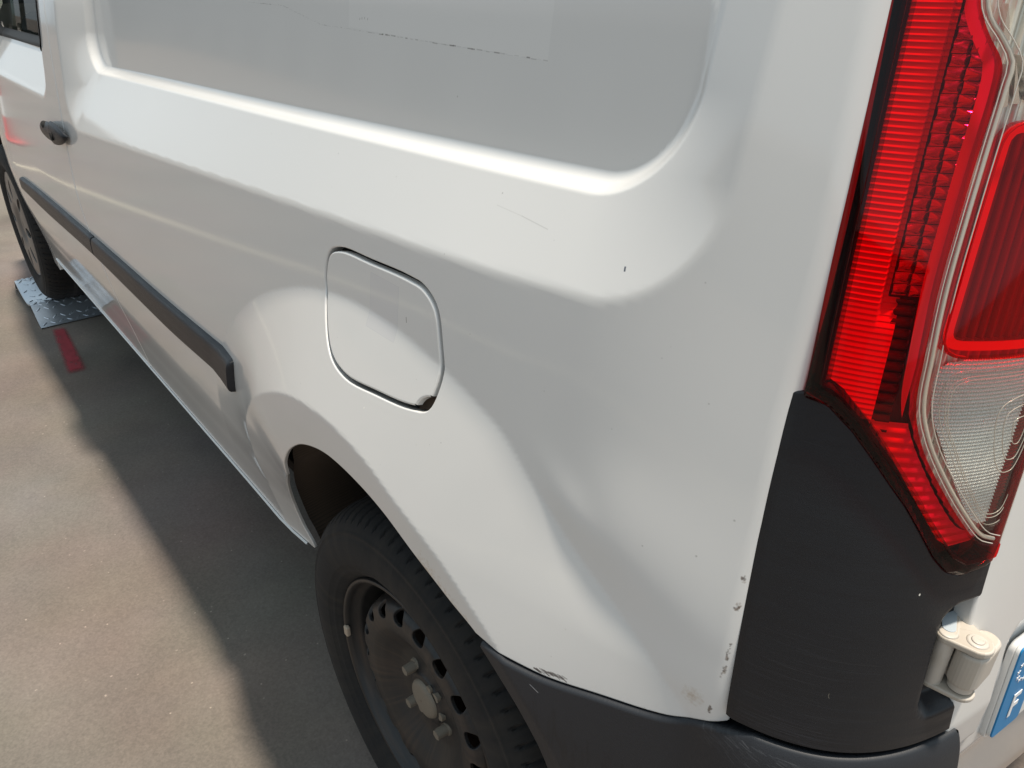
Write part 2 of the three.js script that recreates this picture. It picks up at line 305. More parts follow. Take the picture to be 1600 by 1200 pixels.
// ---------- the van ----------
const van = tag(base('cargo_van', [-1.3, 0, zc]), 'dented white cargo van with black corner trim and red tail lamp, parked on grey asphalt', 'van');
const body = (name, geo, mat, parent = van, label) => { // shapes are laid out in world metres; parts of the van are hung under its base
  const m = part(name, geo, mat, parent, label); if (parent === van) m.position.set(1.3, 0, -zc); return m; };
const G = (x, y) => [x, y, flank(x, y)];
const gapX = spline([[.25, -1.27], [.5, -1.28], [.66, -1.33], [.72, -1.39], [.8, -1.435], [.95, -1.465], [1.1, -1.495], [1.2, -1.51], [1.62, -1.56]]);
const archG = (x, y) => { const dx = x, dy = y - .305, th = Math.atan2(dx, dy) * 180 / Math.PI; return Math.hypot(dx, dy) - lipOpen(th); };
const fuelLoop = smoothLoop([[-.1064, .9817], [-.115, .9418], [-.0960, .9027], [-.0630, .8700], [-.0208, .8587], [.0445, .8636], [.1070, .8715], [.1330, .8810], [.1411, .9128], [.135, .9504], [.1227, .986], [.0989, 1.0015], [.0696, 1.0041], [-.0065, 1.0008], [-.0784, .9958]], 5);
const fuelSd = polySd(fuelLoop);
const bumperTop = spline([[.20, .684], [.2636, .6866], [.3263, .690], [.3893, .7024], [.4446, .7148], [.4862, .737], [.52, .757]]);
const edgeX = spline([[.6, .492], [.7575, .4925], [.84, .4885], [.917, .4822], [1.02, .4735], [1.09, .4705], [1.157, .4657], [1.264, .4537], [1.66, .408]]);
// flank skin between the front door and the rear corner, its rear edge rolled over
const skin = (x, y) => { const e = Math.max(0, x - (edgeX(y) - .014)); const p = flank(x, y); return [x, y, p - 26 * e * e]; };
{
  const us = [...range(-1.6, -1.345, .008).slice(0, -1), ...range(-1.345, -1.2, .003).slice(0, -1), ...range(-1.2, -.42, .008).slice(0, -1), ...range(-.42, .29, .0044).slice(0, -1), ...range(.29, .36, .0024).slice(0, -1), ...range(.36, .505, .0042)], vs = [...range(.335, 1.085, .0044).slice(0, -1), ...range(1.085, 1.13, .0015).slice(0, -1), ...range(1.13, 1.30, .0045).slice(0, -1), ...range(1.30, 1.66, .02)];
  const Y = (u, v) => v + .036 * (u + .4) * sstep(.97, 1.07, v) * (1 - sstep(1.3, 1.5, v));   // rows follow the lower edge of the sunk panel
  const trims = [
    (x, y) => x - gapX(y) - .0048, archG, (x, y) => (Math.abs(x) > .2 || y < .8 || y > 1.06 ? .05 : fuelSd(x, y)),
    (x, y) => (x < .15 ? .05 : y - bumperTop(x) - .002), (x, y) => edgeX(y) - x, (x, y) => y - .352 + (x > -.36 ? .0 : 0)];
  body('quarter_panel', sheet((u, v) => skin(u, Y(u, v)), us, vs, trims.map((g) => (u, v) => g(u, Y(u, v))), { uvXY: true, depth: [.012, .003, .018, .016, .008, .006], roll: .0022 }), M.flank, van, 'dented white rear flank with worn edge');
  body('panel_return', sheet((s, y) => corner(s, y, -.0032 - .0035 * sstep(0, .013, s) + .0), range(-.002, .0125, .002), range(1.022, 1.66, .02)), M.edge);
  body('door_gap_backing', sheet((u, y) => { const x = gapX(y) + u; return [x, y, flank(x, y) - .011]; }, [-.02, 0, .02], range(.36, 1.62, .02)), M.seal);
  // rocker lip below the flank
  const lipP = (u, v) => { const a = v * Math.PI; const z = flank(u, .352); return [u, .350 - .005 * v, z + .0035 * Math.sin(a)]; };
  body('sill_flange', sheet(lipP, range(-2.35, -.375, .05), range(0, 1, .1), [], { eps: 1e-3, flip: -1 }), M.paint);
  // fuel flap: its own sheet with a finger notch, the well behind it
  const notch = (x, y) => Math.max(Math.hypot((x - .1335) / 1.15, y - .8745) - .0165, -(fuelSd(x, y) + .0));
  const inFuel = (x, y) => -fuelSd(x, y) - .0092;
  const flapF = (x, y) => { const p = G(x, y); p[2] += .0008; return p; };
  const fu = range(-.125, .15, .0034), fv = range(.845, 1.012, .0034);
  const cup = (x, y) => Math.hypot((x - .1370) / 1.25, (y - .877)) - .0215;
  body('fuel_flap', sheet(flapF, fu, fv, [inFuel, cup], { depth: .006, roll: .0026 }), M.flap, van, 'fuel filler flap with peeled label ghost');
  body('fuel_well', sheet((x, y) => { const p = G(x, y); p[2] -= .017; return p; }, range(-.13, .16, .01), range(.835, 1.02, .01)), M.dark);
  body('finger_cup', sheet((x, y) => { const p = G(x, y); const d = Math.hypot((x - .136) / 1.3, y - .879) / .022; p[2] -= .0155 - .003 * d * d; return p; }, range(.106, .150, .003), range(.855, .904, .003), [(x, y) => -fuelSd(x, y) + .001]), M.rust);
}
// ---------- wheel housing ----------
{
  const prof = (a) => { const r = lipOpen(a) + .012; return [r * Math.sin(a * Math.PI / 180), .305 + r * Math.cos(a * Math.PI / 180)]; };
  const F = (a, t) => { const [x, y] = prof(a); return [x * (1 + .02 * t), Math.max(y + .02 * t, .1), lerp(flank(x, Math.max(y, .34)) - .02, -.42, t)]; };
  body('wheel_arch_liner', sheet(F, range(-115, 110, 3), range(0, 1, .1), [], { flip: -1, eps: 1e-2 }), phys({ color: 0xffffff, roughness: .95, map: dataTex(256, (u, v) => { const m = tfbm(u, v, 8, 4); return [.16 + .22 * m, .14 + .18 * m, .12 + .14 * m]; }) }), van, 'dusty brown wheel arch liner');
  const wall = new THREE.BoxGeometry(1.1, .8, .02); wall.translate(0, .5, -.43); body('inner_arch_wall', wall, M.dark);
  body('axle_beam', box(.09, .10, 1.0, .02, .30, -.85, .02), M.rust);
  body('shock_absorber', (() => { const g = new THREE.CylinderGeometry(.022, .03, .42, 20); g.rotateZ(.15); g.translate(-.13, .50, -.33); return g; })(), M.rust);
}
// ---------- rear corner: bumper, black corner trim ----------
{ // worn plastic: faint rubbing lines, a fleck of white, pale scrapes where the bumper meets the flank
  const cv = (base, draw, s0, s1, y0, y1) => { const t = canvasTex(1024, 1024, (c, w, h) => { c.fillStyle = base; c.fillRect(0, 0, w, h); draw((s) => (s - s0) / (s1 - s0) * w, (y) => h - (y - y0) / (y1 - y0) * h, c); }); t.wrapS = t.wrapT = THREE.ClampToEdgeWrapping; t.repeat.set(1 / (s1 - s0), 1 / (y1 - y0)); t.offset.set(-s0 / (s1 - s0), -y0 / (y1 - y0)); return t; };
  const ln = (c, X, Y, s, y, ds, dy, col, w) => { c.strokeStyle = col; c.lineWidth = w; c.beginPath(); c.moveTo(X(s), Y(y)); c.lineTo(X(s + ds), Y(y + dy)); c.stroke(); };
  M.corner = M.black.clone(); M.corner.color = lin(1, 1, 1);
  M.corner.map = cv('rgb(26,28,32)', (X, Y, c) => {
    for (let i = 0; i < 150; i++) { const y = .757 + rnd() * rnd() * .12; ln(c, X, Y, .004 + rnd() * .06, y, .012 + rnd() * .05, .001 - rnd() * .004, `rgba(96,98,104,${.03 + rnd() * .10})`, .6 + rnd() * 1.2); }
    for (let i = 0; i < 60; i++) ln(c, X, Y, rnd() * .18, .76 + rnd() * .28, .004 + rnd() * .02, (rnd() - .5) * .006, `rgba(110,112,116,${.03 + rnd() * .08})`, .7);
    for (let i = 0; i < 240; i++) { c.fillStyle = `rgba(150,146,138,${.03 + rnd() * .10})`; c.beginPath(); c.arc(X(rnd() * .19), Y(.756 + rnd() * .29), .4 + rnd() * 1.1, 0, 7); c.fill(); }
    c.fillStyle = 'rgba(225,222,212,.95)'; c.beginPath(); c.arc(X(.117), Y(.8925), 3.2, 0, 7); c.fill();
    c.strokeStyle = 'rgba(150,140,120,.8)'; c.lineWidth = 1.6; c.beginPath(); c.arc(X(.074), Y(.806), 12, 2.2, 3.6); c.stroke();
  }, 0, .2, .75, 1.06);
  M.bumper = M.trim.clone(); M.bumper.color = lin(1, 1, 1);
  M.bumper.map = cv('rgb(32,35,40)', (X, Y, c) => {
    for (let i = 0; i < 120; i++) ln(c, X, Y, -.02 + rnd() * .09, .742 - rnd() * rnd() * .03, .003 + rnd() * .012, -.001 - rnd() * .003, `rgba(150,150,150,${.04 + rnd() * .2})`, .7 + rnd() * 1.6);
    for (let i = 0; i < 160; i++) ln(c, X, Y, -.2 + rnd() * .16, .55 + rnd() * .12, .002 + rnd() * .006, -.012 - rnd() * .03, `rgba(14,14,15,${.06 + rnd() * .16})`, 2 + rnd() * 6);
    for (let i = 0; i < 300; i++) { c.fillStyle = `rgba(150,140,124,${.04 + rnd() * .12})`; c.beginPath(); c.arc(X(-.28 + rnd() * .48), Y(.44 + rnd() * .32), .4 + rnd() * 1.0, 0, 7); c.fill(); }
    ln(c, X, Y, -.165, .678, .010, -.004, 'rgba(205,205,205,.7)', 2.2);
  }, -.28, .2, .44, .76);
}
const corn = (off) => (s, y) => corner(s, y, off);
const wrap = (s, y, off) => {                              // bumper skin: runs on along the flank for s < 0
  if (s >= 0) return corner(s, y, off);
  const x = .49 + s; return [x, y, flank(x, y) + off];
};
{
  const top = (s) => (s < 0 ? bumperTop(.49 + s) - .0025 : Math.min(.7505, bumperTop(.49 + s * .9) - .0030));
  const arch = (s, y) => (s > -.05 ? .05 : archG(.49 + s, y));
  const F = (s, y) => { const t = top(s) - y, b = s > -.02 ? sstep(-.02, .03, s) : 0; const bulge = .004 + b * (.010 * (1 - Math.exp(-Math.max(t, 0) / .012)) + .014 * sstep(0, .12, t)); return wrap(s, y, bulge); };
  body('rear_bumper', sheet(F, [...range(-.28, .22, .0045), ...range(.24, .84, .03)], range(.42, .76, .0045), [(s, y) => top(s) - .0035 - y, arch, (s) => .875 - s, (s, y) => Math.max(.193 - s, .46 - y)], { depth: .02, roll: .0048 }), M.bumper, van, 'scuffed black plastic rear bumper');
}
// the lamp's outlines were measured for a more upright corner; these carry them over
const warpY = (y) => y - .0172 * (1 - sstep(1.02, 1.27, y)), warpS = (s, y) => s + lerp(.04, .14, clamp((y - .95) / .28, 0, 1.6)) * (s - .012);
const cornerBase = corner;
const lampLow = [[.0150, 1.0405], [.0297, 1.0385], [.0462, 1.0253], [.0594, 1.0105], [.0873, .9782], [.1152, .9396], [.1275, .927], [.1379, .9225], [.155, .9245]];
{
  const under = polySd([[.0, 1.4], [.006, 1.0275], ...lampLow.slice(1).map(([s, y]) => [warpS(s, y), warpY(y) - .0030]), [.20, .9085], [.20, 1.4]]);
  const slotSd = (s, y) => rr(s, y, .148, .30, .7845, .872, .010);
  const edgeR = spline([[.74, .183], [.80, .181], [.86, .1745], [.90, .1740], [.95, .176], [1.05, .180]]);
  const F = (s, y) => { const slot = sstep(.008, -.004, slotSd(s, y)); return corner(s, y, .0045 - .016 * slot - 30 * Math.max(0, .012 - s) ** 2); };
  body('corner_trim', sheet(F, range(.0035, .20, .003), range(.7555, 1.06, .003), [(s, y) => under(s, y), (s, y) => edgeR(y) - s, (s, y) => 1.0205 - y + .25 * s], { depth: .014, roll: .0022 }), M.corner, van, 'black plastic corner trim below the tail lamp');
  body('corner_pillar', sheet(corn(-.020), range(-.03, .22, .012), range(.70, 1.66, .03)), M.seal);
}
// ---------- tail lamp ----------
const R1 = phys({ color: lin(.95, .005, .036), roughness: .03, transmission: 1, thickness: 0, ior: 1.5, specularIntensity: .45 });
const R2 = phys({ color: lin(.50, .008, .026), roughness: .04, transmission: 1, thickness: 0, ior: 1.5, specularIntensity: .5 });
const CL = phys({ color: lin(.97, .96, .93), roughness: .02, transmission: 1, thickness: 0, ior: 1.5, specularIntensity: .6 });
const chrome = phys({ color: lin(.86, .84, .80), roughness: .16, metalness: .85 });
const pale = phys({ color: lin(.93, .92, .90), roughness: .4 });
const darkPlastic = phys({ color: lin(.15, .018, .026), roughness: .4 });
const frosted = phys({ color: lin(.52, .51, .49), roughness: .25, clearcoat: .6, clearcoatRoughness: .06 });
{
  const lamp = body('tail_lamp', new THREE.BufferGeometry(), M.dark); van.remove(lamp);
  const L = new THREE.Group(); L.name = 'tail_lamp'; L.userData.label = 'tall red and clear tail lamp wrapping the rear corner'; L.position.set(1.3, 0, -zc); van.add(L);
  const corner = (s, y, off = 0) => cornerBase(warpS(s, y), warpY(y), off), corn = (off) => (s, y) => corner(s, y, off);
  const TOP = 1.56, RIGHT = .166;
  const outerL = [[.0128, TOP], [.0150, 1.15], ...lampLow, [.1635, .928], [RIGHT, .945], [RIGHT, TOP]];
  const rimL = [[.0228, TOP], [.0238, 1.15], [.0236, 1.0525], [.0352, 1.0466], [.0519, 1.0309], [.0741, 1.005], [.0997, .9716], [.1231, .9433], [.134, .9363], [.1588, .9366], [.1595, TOP]];
  const clearL = smoothLoop([[.0480, 1.34], [.0526, 1.2649], [.0567, 1.2535], [.0614, 1.245], [.0688, 1.2335], [.0705, 1.2217], [.0697, 1.1873], [.0691, 1.1537], [.0687, 1.1179], [.0709, 1.0801], [.0738, 1.0482], [.083, 1.0232], [.0991, .9972], [.1195, .9709], [.1386, .9518], [.1527, .9465]], 4, false).concat([[.25, .9465], [.25, 1.34]]);
  const outer = polySd(outerL), rim = polySd(rimL), clear = polySd(clearL);
  const fogL = roundCorners([[.0795, 1.2055], [.0784, 1.0815], [.30, 1.0785], [.30, 1.2095]], .013), fog = polySd(fogL);
  const revL = smoothLoop([[.0905, 1.0735], [.0850, 1.0690], [.0860, 1.0447], [.099, 1.0195], [.1189, .9874], [.1404, .9604], [.1500, .9560], [.1590, .9580], [.1635, .975], [.1645, 1.02], [.1647, 1.0725], [.160, 1.0748], [.125, 1.0762]], 5), rev = polySd(revL);
  const us = range(.008, .170, .0021), vs = range(.915, 1.40, .0028);
  part('lamp_housing', sheet(corn(-.016), range(.010, .170, .005), range(.915, 1.57, .006), [(s, y) => -outer(s, y) - .001], { depth: 0 }), darkPlastic, L);
  // the lenses
  const crown = (s, y) => { const d = -outer(s, y); return .0125 - .006 * Math.exp(-Math.max(d, 0) / .004); };
  part('rim_lens', sheet((s, y) => corner(s, y, crown(s, y)), us, vs, [(s, y) => -outer(s, y), (s, y) => rim(s, y)], { depth: .012, roll: .0018 }), R2, L);
  part('red_lens', sheet((s, y) => corner(s, y, .0132), us, vs, [(s, y) => -rim(s, y) - .0004, (s, y) => clear(s, y) - .0002], { depth: .006, roll: .001 }), R1, L);
  part('clear_lens', sheet((s, y) => corner(s, y, .0128), us, vs, [(s, y) => -clear(s, y) - .0004, (s, y) => -rim(s, y) - .0004, (s, y) => fog(s, y) - .0006], { depth: .005, roll: .001 }), CL, L);
  part('fog_lens', sheet((s, y) => corner(s, y, .0138), us, vs, [(s, y) => -fog(s, y), (s, y) => RIGHT - .003 - s], { depth: .010, roll: .0016 }), R1, L);
  // ribbed reflector behind the red column
  const pitch = .0068;
  const ribs = (s, y) => { const ph = ((y / (pitch / 2)) % 1 + 1) % 1; return -.0035 - .0014 * (ph < .84 ? ph / .84 : 1 - (ph - .84) / .16) * (y > 1.10 ? 1 : .35) - .006 * sstep(.0445, .0465, s) * sstep(1.085, 1.105, y); };
  part('rib_reflector', sheet((s, y) => corner(s, y, ribs(s, y)), [...range(.0236, .0440, .004), ...range(.0446, .049, .0007), ...range(.0505, .056, .0018)], range(.925, 1.34, pitch / 16), [(s, y) => -rim(s, y) - .0008, (s, y) => clear(s, y) - .0006, (s, y) => Math.max(.049 - s, 1.105 - y)], { eps: 1e-4 }), pale, L);
  // stepped prisms beside it
  const facet = [];
  for (let k = 0; k < 66; k++) {
    const y0 = 1.345 - k * pitch; if (y0 < 1.105) break;
    for (const [a, b, tilt, deep] of [[.0492, .0588, .9, .004], [.0588, .0672, -.7, .006]]) {
      const o = (k % 2) * .0006, geo = sheet((s, v) => { const w = (s - a) / (b - a), q = (v - y0) / pitch;
        return corner(s, v, -.0065 + deep * Math.abs(Math.sin(q * Math.PI)) * (tilt > 0 ? 1 - w * .9 : .1 + w * .55) - .002 * w); }, range(a + o, b + o, (b - a) / 5), range(y0, y0 + pitch * .94, pitch / 7), [(s, y) => -rim(s, y) - .001, (s, y) => clear(s, y) - .001], { eps: 1e-4 });
      if (geo.index.count) facet.push(geo);
    }
  }
  part('prism_reflector', facet, chrome, L);
  part('red_backing', sheet((s, y) => corner(s, y, -.0065 + .0014 * Math.abs(Math.sin(y / pitch * Math.PI))), range(.054, .165, .003), range(.925, 1.03, pitch / 6), [(s, y) => -rim(s, y) - .001, (s, y) => clear(s, y) - .0006], { eps: 1e-4 }), pale, L);
  part('shadow_reflector', sheet((s, y) => corner(s, y, -.0075 + .0025 * Math.abs(Math.sin(y / pitch * Math.PI))), range(.050, .0672, .002), range(1.018, 1.1055, pitch / 6), [(s, y) => s - .0555 + .0025 * Math.abs(Math.sin(y / pitch * Math.PI)) + .06 * Math.max(0, y - 1.07) * 0, (s, y) => -rim(s, y) - .004, (s, y) => clear(s, y) - .0045], { eps: 1e-4 }), phys({ color: lin(.10, .09, .09), roughness: .25, metalness: .6 }), L);
  part('side_reflector', sheet((s, y) => corner(s, y, .001), range(.049, .072, .002), range(1.035, 1.345, .006), [(s, y) => Math.min(-clear(s, y) + .0045, clear(s, y)) + .0005, (s, y) => -rim(s, y)]), pale, L);
  // clear chamber: pale reflector, ridged light guide down its edge, V-shaped facets and an amber bulb above
  part('clear_reflector', sheet((s, y) => corner(s, y, -.004 - .002 * Math.sin(s * 900)), range(.048, .166, .0015), range(.935, 1.34, .006), [(s, y) => -clear(s, y) - .0008, (s, y) => -rim(s, y)], { eps: 1e-4 }), phys({ color: lin(.72, .68, .60), roughness: .28, metalness: .45 }), L);
  const on = (pts, off) => pts.map(([s, y]) => corner(s, y, off));
  const guide = [[.0525, 1.335], [.0556, 1.2655], [.0595, 1.2545], [.0665, 1.2455], [.0738, 1.2335], [.0741, 1.2217], [.0736, 1.1873], [.0732, 1.1537], [.0731, 1.1179], [.0752, 1.0801], [.0782, 1.0482], [.0868, 1.0262], [.1024, 1.0005], [.1225, .9745], [.1405, .9560], [.1527, .9505]];
  const inset = (k) => guide.map(([s, y], i) => [s + k * (i > 11 ? .72 : 1), y + k * (i > 11 ? .7 : 0)]);
  const clearSolid = phys({ color: lin(.56, .50, .43), roughness: .1, clearcoat: 1, clearcoatRoughness: .03, metalness: .2 });
  for (const [k, r, o] of [[-.0024, .0004, .0128], [.0004, .0016, .0108], [.0042, .0004, .0128]]) part('light_guide', tubeAlong(on(inset(k), o), r, false, 5, 8), clearSolid, L);
  part('fog_rim', tubeAlong(on([[.16, 1.0785], ...fogL.filter(([s]) => s < .164).sort((a, b) => 0)].slice(1), .0128), .0006, false, 2, 8), clearSolid, L);
  part('fog_reflector', sheet((s, y) => corner(s, y, -.002 + .003 * Math.abs(Math.sin((s - .079) * 520))), range(.0785, .166, .001), range(1.08, 1.21, .01), [(s, y) => -fog(s, y) - .006], { eps: 1e-4 }), phys({ color: lin(.30, .26, .26), roughness: .35, metalness: .5 }), L);
  part('fog_frame', sheet((s, y) => corner(s, y, .006), us, vs, [(s, y) => -fog(s, y) - .001, (s, y) => fog(s, y) + .0065]), pale, L);
  part('reverse_lens', sheet((s, y) => corner(s, y, .0085 + .0012 * Math.exp(-((rev(s, y) + .004) ** 2) / 8e-7)), range(.080, .168, .0012), range(.95, 1.08, .0016), [(s, y) => -rev(s, y)], { depth: .006, roll: .0015, eps: 1e-4 }), phys({ color: lin(.93, .93, .91), roughness: .05, transmission: 1, thickness: 0, ior: 1.5 }), L);
  part('reverse_reflector', sheet((s, y) => corner(s, y, .0006 + .0006 * Math.sin(s * 3600) + .0007 * Math.sin(y * 2600)), range(.083, .1675, .0005), range(.952, 1.078, .0008), [(s, y) => -rev(s, y) - .001], { eps: 1e-4 }), phys({ color: lin(.74, .735, .72), roughness: .3, metalness: .35 }), L);
  const ring = (k, c = [.130, 1.025]) => revL.map(([s, y]) => [c[0] + (s - c[0]) * k, c[1] + (y - c[1]) * k]);
  for (const k of [.93, .85, .81]) part('lens_ridge', tubeAlong(on(ring(k), .0086), .00026, true, 4, 6), clearSolid, L);
  for (const k of [.34, .24, .12]) part('lens_ridge', tubeAlong(on(smoothLoop([[.148 + .012 * k, 1.030 + .064 * k], [.148 - .060 * k, 1.030 + .050 * k], [.148 - .056 * k, 1.030 - .015 * k], [.148 - .020 * k, 1.030 - .085 * k], [.148 + .012 * k, 1.030 - .085 * k]], 3), .0087), .00028, true, 4, 6), clearSolid, L);
  const vee = [];
  for (const [a, b, c] of [[[.0745, 1.232], [.079, 1.2105], [.0815, 1.2115]], [[.0765, 1.234], [.0835, 1.2125], [.087, 1.2128]], [[.0785, 1.237], [.089, 1.2145], [.094, 1.2150]], [[.066, 1.262], [.070, 1.243], [.0735, 1.244]]]) {
    const P = [a, b, c].map(([s, y], i) => corner(s, y, i ? .002 : .0095)), Q = [a, b, c].map(([s, y]) => corner(s, y, -.003));
    const g = new THREE.BufferGeometry(), v = []; for (const [i, j, k] of [[0, 1, 2]]) v.push(...P[i], ...P[j], ...P[k]); for (const [i, j] of [[0, 1], [1, 2], [2, 0]]) v.push(...P[i], ...Q[i], ...P[j], ...P[j], ...Q[i], ...Q[j]);
    g.setAttribute('position', new THREE.Float32BufferAttribute(v, 3)); g.computeVertexNormals(); g.setAttribute('uv', new THREE.Float32BufferAttribute(new Float32Array(v.length / 3 * 2), 2)); vee.push(g);
  }
  part('facet', vee, chrome, L);
  const bulb = new THREE.SphereGeometry(.011, 24, 16); bulb.scale(1, 1.5, 1); bulb.translate(...corner(.088, 1.275, -.002)); part('amber_bulb', bulb, phys({ color: lin(.32, .11, .03), roughness: .15, clearcoat: 1 }), L);
}
// ---------- rear doors, hinge, number plate ----------
{
  const recess = (s, y) => rr(s, y, .250, .84, .655, .815, .012);
  const step = spline([[.5, .022], [.60, .018], [.66, .010], [.700, .004], [.715, .0], [1.7, 0]]);
  const F = (s, y) => { const k = sstep(.010, -.012, recess(s, y)); return corner(s, y, .003 - (.007 + .065 * Math.max(0, y - .665)) * k - step(y) * (1 - k)); };
  body('rear_door', sheet(F, [...range(.158, .34, .0045), ...range(.35, .888, .02)], [...range(.43, .96, .005), ...range(.98, 1.66, .03)], [(s, y) => s - spline([[.4, .200], [.70, .196], [.745, .187], [.80, .184], [.86, .1775], [.90, .177], [.95, .179], [1.05, .183], [1.25, .192], [1.5, .20]])(y), (s) => .885 - s], { depth: .02, roll: .003 }), M.paint, van, 'white left rear door with number plate');
  const rd = sheet((s, y) => { const p = corner(s, y, .003); p[2] = 2 * zc - p[2]; return p; }, range(.17, .885, .03), range(.5, 1.66, .04), [], { flip: -1 }); body('rear_door', rd, M.paint);
}
const H = new THREE.Group(); H.name = 'door_hinge'; H.userData.label = 'cream painted steel door hinge'; H.position.set(1.3, 0, -zc); van.add(H);
{
  const cream = phys({ color: 0xffffff, roughness: .5, clearcoat: .3, clearcoatRoughness: .25, map: dataTex(256, (u, v) => { const m = clamp((tfbm(u, v, 6, 4) - .50) * 3.4, 0, 1) * .45; return [lerp(.735, .56, m), lerp(.705, .49, m), lerp(.66, .41, m)]; }) });
  const A = corner(.1560, .84, .000), K = corner(.1690, .83, .013), D = corner(.1865, .83, .010), E = corner(.1760, .85, -.016);
  const cyl = (r, y0, y1, x, z, s = 32) => { const p = [[0, y0], [r * .82, y0], [r, y0 + r * .16], [r, y1 - r * .16], [r * .82, y1], [0, y1]]; const g = new THREE.LatheGeometry(p.map((q) => new THREE.Vector2(Math.max(q[0], 1e-5), q[1])), s); g.translate(x, 0, z); return g; };
  const slab = (pts, y0, y1, r = .0015) => { const sh = new THREE.Shape(pts.map((p) => new THREE.Vector2(p[0], -p[1]))); const g = new THREE.ExtrudeGeometry(sh, { depth: y1 - y0 - 2 * r, bevelEnabled: true, bevelThickness: r, bevelSize: r, bevelSegments: 3, steps: 1 }); g.rotateX(-Math.PI / 2); g.translate(0, y0 + r, 0); return g; };
  // outline of a lug joining two round ends, seen from above
  const lug = (P, rp, Q, rq) => { const dx = Q[0] - P[0], dz = Q[2] - P[2], a = Math.atan2(dz, dx), o = []; for (let i = 0; i <= 14; i++) { const t = a + Math.PI / 2 + Math.PI * i / 14; o.push([P[0] + rp * Math.cos(t), P[2] + rp * Math.sin(t)]); } for (let i = 0; i <= 14; i++) { const t = a - Math.PI / 2 + Math.PI * i / 14; o.push([Q[0] + rq * Math.cos(t), Q[2] + rq * Math.sin(t)]); } return o; };
  part('fixed_leaf', [cyl(.0070, .803, .8535, A[0], A[2]), slab(lug(A, .0066, K, .0100), .8468, .8524), slab(lug(A, .0060, K, .0098), .8005, .8050), slab(lug(E, .007, K, .008), .8464, .8520), slab(lug(A, .0060, E, .0070), .8472, .8528)], cream, H);
  part('knuckle', cyl(.0088, .8055, .8465, K[0], K[2]), cream, H);
  part('hinge_pin', [cyl(.0076, .8480, .8536, K[0], K[2]), cyl(.0046, .8480, .8546, K[0], K[2])], cream, H);
  part('door_leaf', [slab(lug(K, .0080, D, .0066), .8120, .8450, .003)], cream, H);
  const e1 = [lerp(A[0], E[0], .15), 0, lerp(A[2], E[2], .15)], e2 = [lerp(A[0], E[0], .95), 0, lerp(A[2], E[2], .95)];
  part('leaf_label', slab(lug(e1, .0045, e2, .0050), .8531, .8541, .0003), phys({ color: lin(.42, .47, .50), roughness: .25 }), H);
}
{ // number plate with the blue country band (the rest of the plate lies outside the photograph's frame)
  const P = new THREE.Group(); P.name = 'licence_plate'; P.userData.label = 'white number plate with blue band and letter F'; van.add(P);
  const a = corner(.2825, .7, .006), b = corner(.800, .7, .007);
  P.position.set((a[0] + b[0]) / 2 + 1.3 - .0035, .7272, (a[2] + b[2]) / 2 - zc); P.rotation.y = Math.atan2(b[0] - a[0], -(b[2] - a[2])) + Math.PI / 2; P.rotation.y = Math.PI / 2 - Math.atan2(b[0] - a[0], a[2] - b[2]) - .02; P.rotation.order = 'YXZ'; P.rotation.x = -.055;
  const rs = (w, h, r, d, x, y, z) => { const s = new THREE.Shape(); s.moveTo(-w / 2 + r, -h / 2); s.lineTo(w / 2 - r, -h / 2); s.quadraticCurveTo(w / 2, -h / 2, w / 2, -h / 2 + r); s.lineTo(w / 2, h / 2 - r); s.quadraticCurveTo(w / 2, h / 2, w / 2 - r, h / 2); s.lineTo(-w / 2 + r, h / 2); s.quadraticCurveTo(-w / 2, h / 2, -w / 2, h / 2 - r); s.lineTo(-w / 2, -h / 2 + r); s.quadraticCurveTo(-w / 2, -h / 2, -w / 2 + r, -h / 2); const g = new THREE.ExtrudeGeometry(s, { depth: d, bevelEnabled: true, bevelThickness: .0006, bevelSize: .0006, bevelSegments: 2, steps: 1 }); g.translate(x, y, z); return g; };
  part('plate_holder', rs(.522, .112, .010, .004, 0, -.001, -.0052), M.white, P);
  part('plate_blank', rs(.518, .108, .009, .002, 0, 0, 0), phys({ color: lin(.74, .74, .72), roughness: .3, clearcoat: .6 }), P);
  part('blue_band', rs(.045, .106, .006, .0006, -.2355, 0, .0028), phys({ color: lin(.004, .19, .44), roughness: .45 }), P);
  const font = await new FontLoader().loadAsync('fonts/droid/droid_sans_bold.typeface.json');
  const f = new TextGeometry('F', { font, size: .028, depth: .0006, curveSegments: 6 }); f.computeBoundingBox(); f.scale(.8, 1, 1); f.translate(-.2355 - .0085, -.036, .0042);
  const ink = phys({ color: lin(.80, .80, .80), roughness: .4 }); part('letter', f, ink, P);
  for (let i = 0; i < 12; i++) { const s = new THREE.Shape(); for (let k = 0; k < 10; k++) { const r = k % 2 ? .0011 : .0028, t = k / 10 * 2 * Math.PI + Math.PI / 2; k ? s.lineTo(r * Math.cos(t), r * Math.sin(t)) : s.moveTo(r * Math.cos(t), r * Math.sin(t)); }
    const g = new THREE.ExtrudeGeometry(s, { depth: .0004, bevelEnabled: false }); const t = i / 12 * 2 * Math.PI; g.translate(-.2355 + .0145 * Math.cos(t), .024 + .0145 * Math.sin(t), .0042); part('star', g, ink, P); }
}
